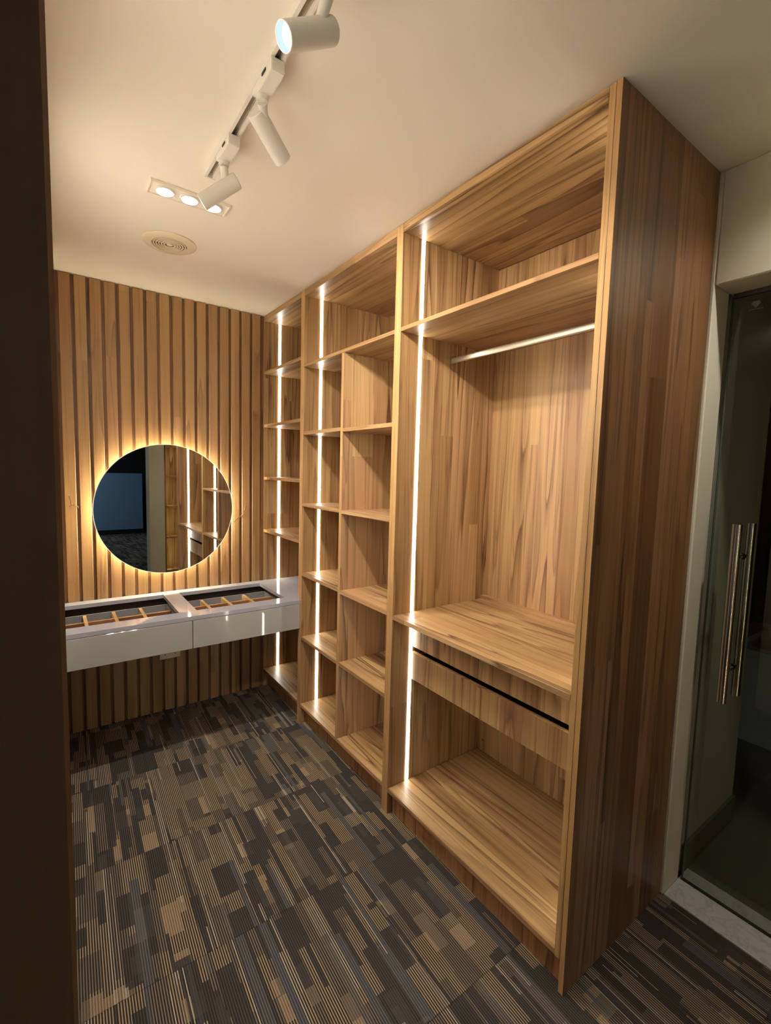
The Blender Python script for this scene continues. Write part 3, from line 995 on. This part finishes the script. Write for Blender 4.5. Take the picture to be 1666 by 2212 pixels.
bf = box('floor_bathroom', M_TILE, 0.841, 3.0, -4.3, -1.0, -0.06, -0.002, bev=0)
tag(bf, 'dark tiled floor behind the glass door', kind='structure')
bs = box('wall_bathroom_side', M_BWALL, 0.80, 1.335, -2.45, -2.35, 0.0, H, bev=0.002)
tag(bs, 'pale green side wall behind the glass door', kind='structure')
bb = box('baseboard_bathroom', M_TILE, 0.80, 1.335, -2.462, -2.4502, 0.0, 0.115, bev=0.001)
tag(bb, 'dark tiled skirting behind the glass door', kind='structure')
wbk = box('wall_bathroom_back', M_TILEW, 2.9, 3.0, -4.3, -1.0, 0.0, H, bev=0)
tag(wbk, 'dark tiled wall at the back of the bathroom', kind='structure')
wbr = box('wall_bathroom_near', M_TILEW, 0.80, 3.0, -4.4, -4.301, 0.0, H, bev=0)
tag(wbr, kind='structure')
wbl = box('wall_bathroom_inner', M_TILEW, 0.80, 3.0, -1.0, -0.9, 0.0, H, bev=0)
tag(wbl, kind='structure')
wbc = box('ceiling_bathroom', M_TILEW, 0.801, 3.0, -4.4, -0.9, H + 0.001, H + 0.1, bev=0)
tag(wbc, kind='structure')
# bathtub with a panelled front
tub = thing('bathtub', (2.6, -2.9, 0), 'pale bathtub end standing in the dark room behind the glass door', 'bathtub')
plate('rim', M_TUB, [2.16, 2.24, 2.80, 2.88], [-3.9, -3.8, -2.15, -2.05], lambda i, j: not (i == 1 and j == 1), 0.53, 0.57, tub, bev=0.008)
plate('apron', M_TUB, [2.18, 2.20, 2.84, 2.86], [-3.88, -3.86, -2.09, -2.07], lambda i, j: not (i == 1 and j == 1), 0.0, 0.529, tub)
box('tub_floor', M_TUB, 2.2001, 2.8399, -3.8599, -2.0901, 0.10, 0.13, tub)
for yy, zz in ((-2.2, 0.06), (-2.2, 0.47)):
    bm = bmesh.new()
    add_cyl(bm, (2.176, yy, zz), (2.1799, yy, zz), 0.010, n=14)
    from_bm('panel_screw', bm, M_DARK, tub, (2.18, yy, zz))
gp = box('grey_wall_panel', M_GREYP, 2.80, 2.898, -2.02, -1.55, 1.20, 1.80, bev=0.003)  # plain grey box on the back wall
tag(gp, 'dim grey panel high on the dark wall behind the glass door', 'cabinet')
gp2 = box('grey_wall_strip', M_GREYP, 2.80, 2.898, -2.02, -1.55, 1.98, 2.06, bev=0.003)  # second, thinner grey box above it
tag(gp2, 'thin dim grey strip above the grey panel behind the glass door', 'shelf')
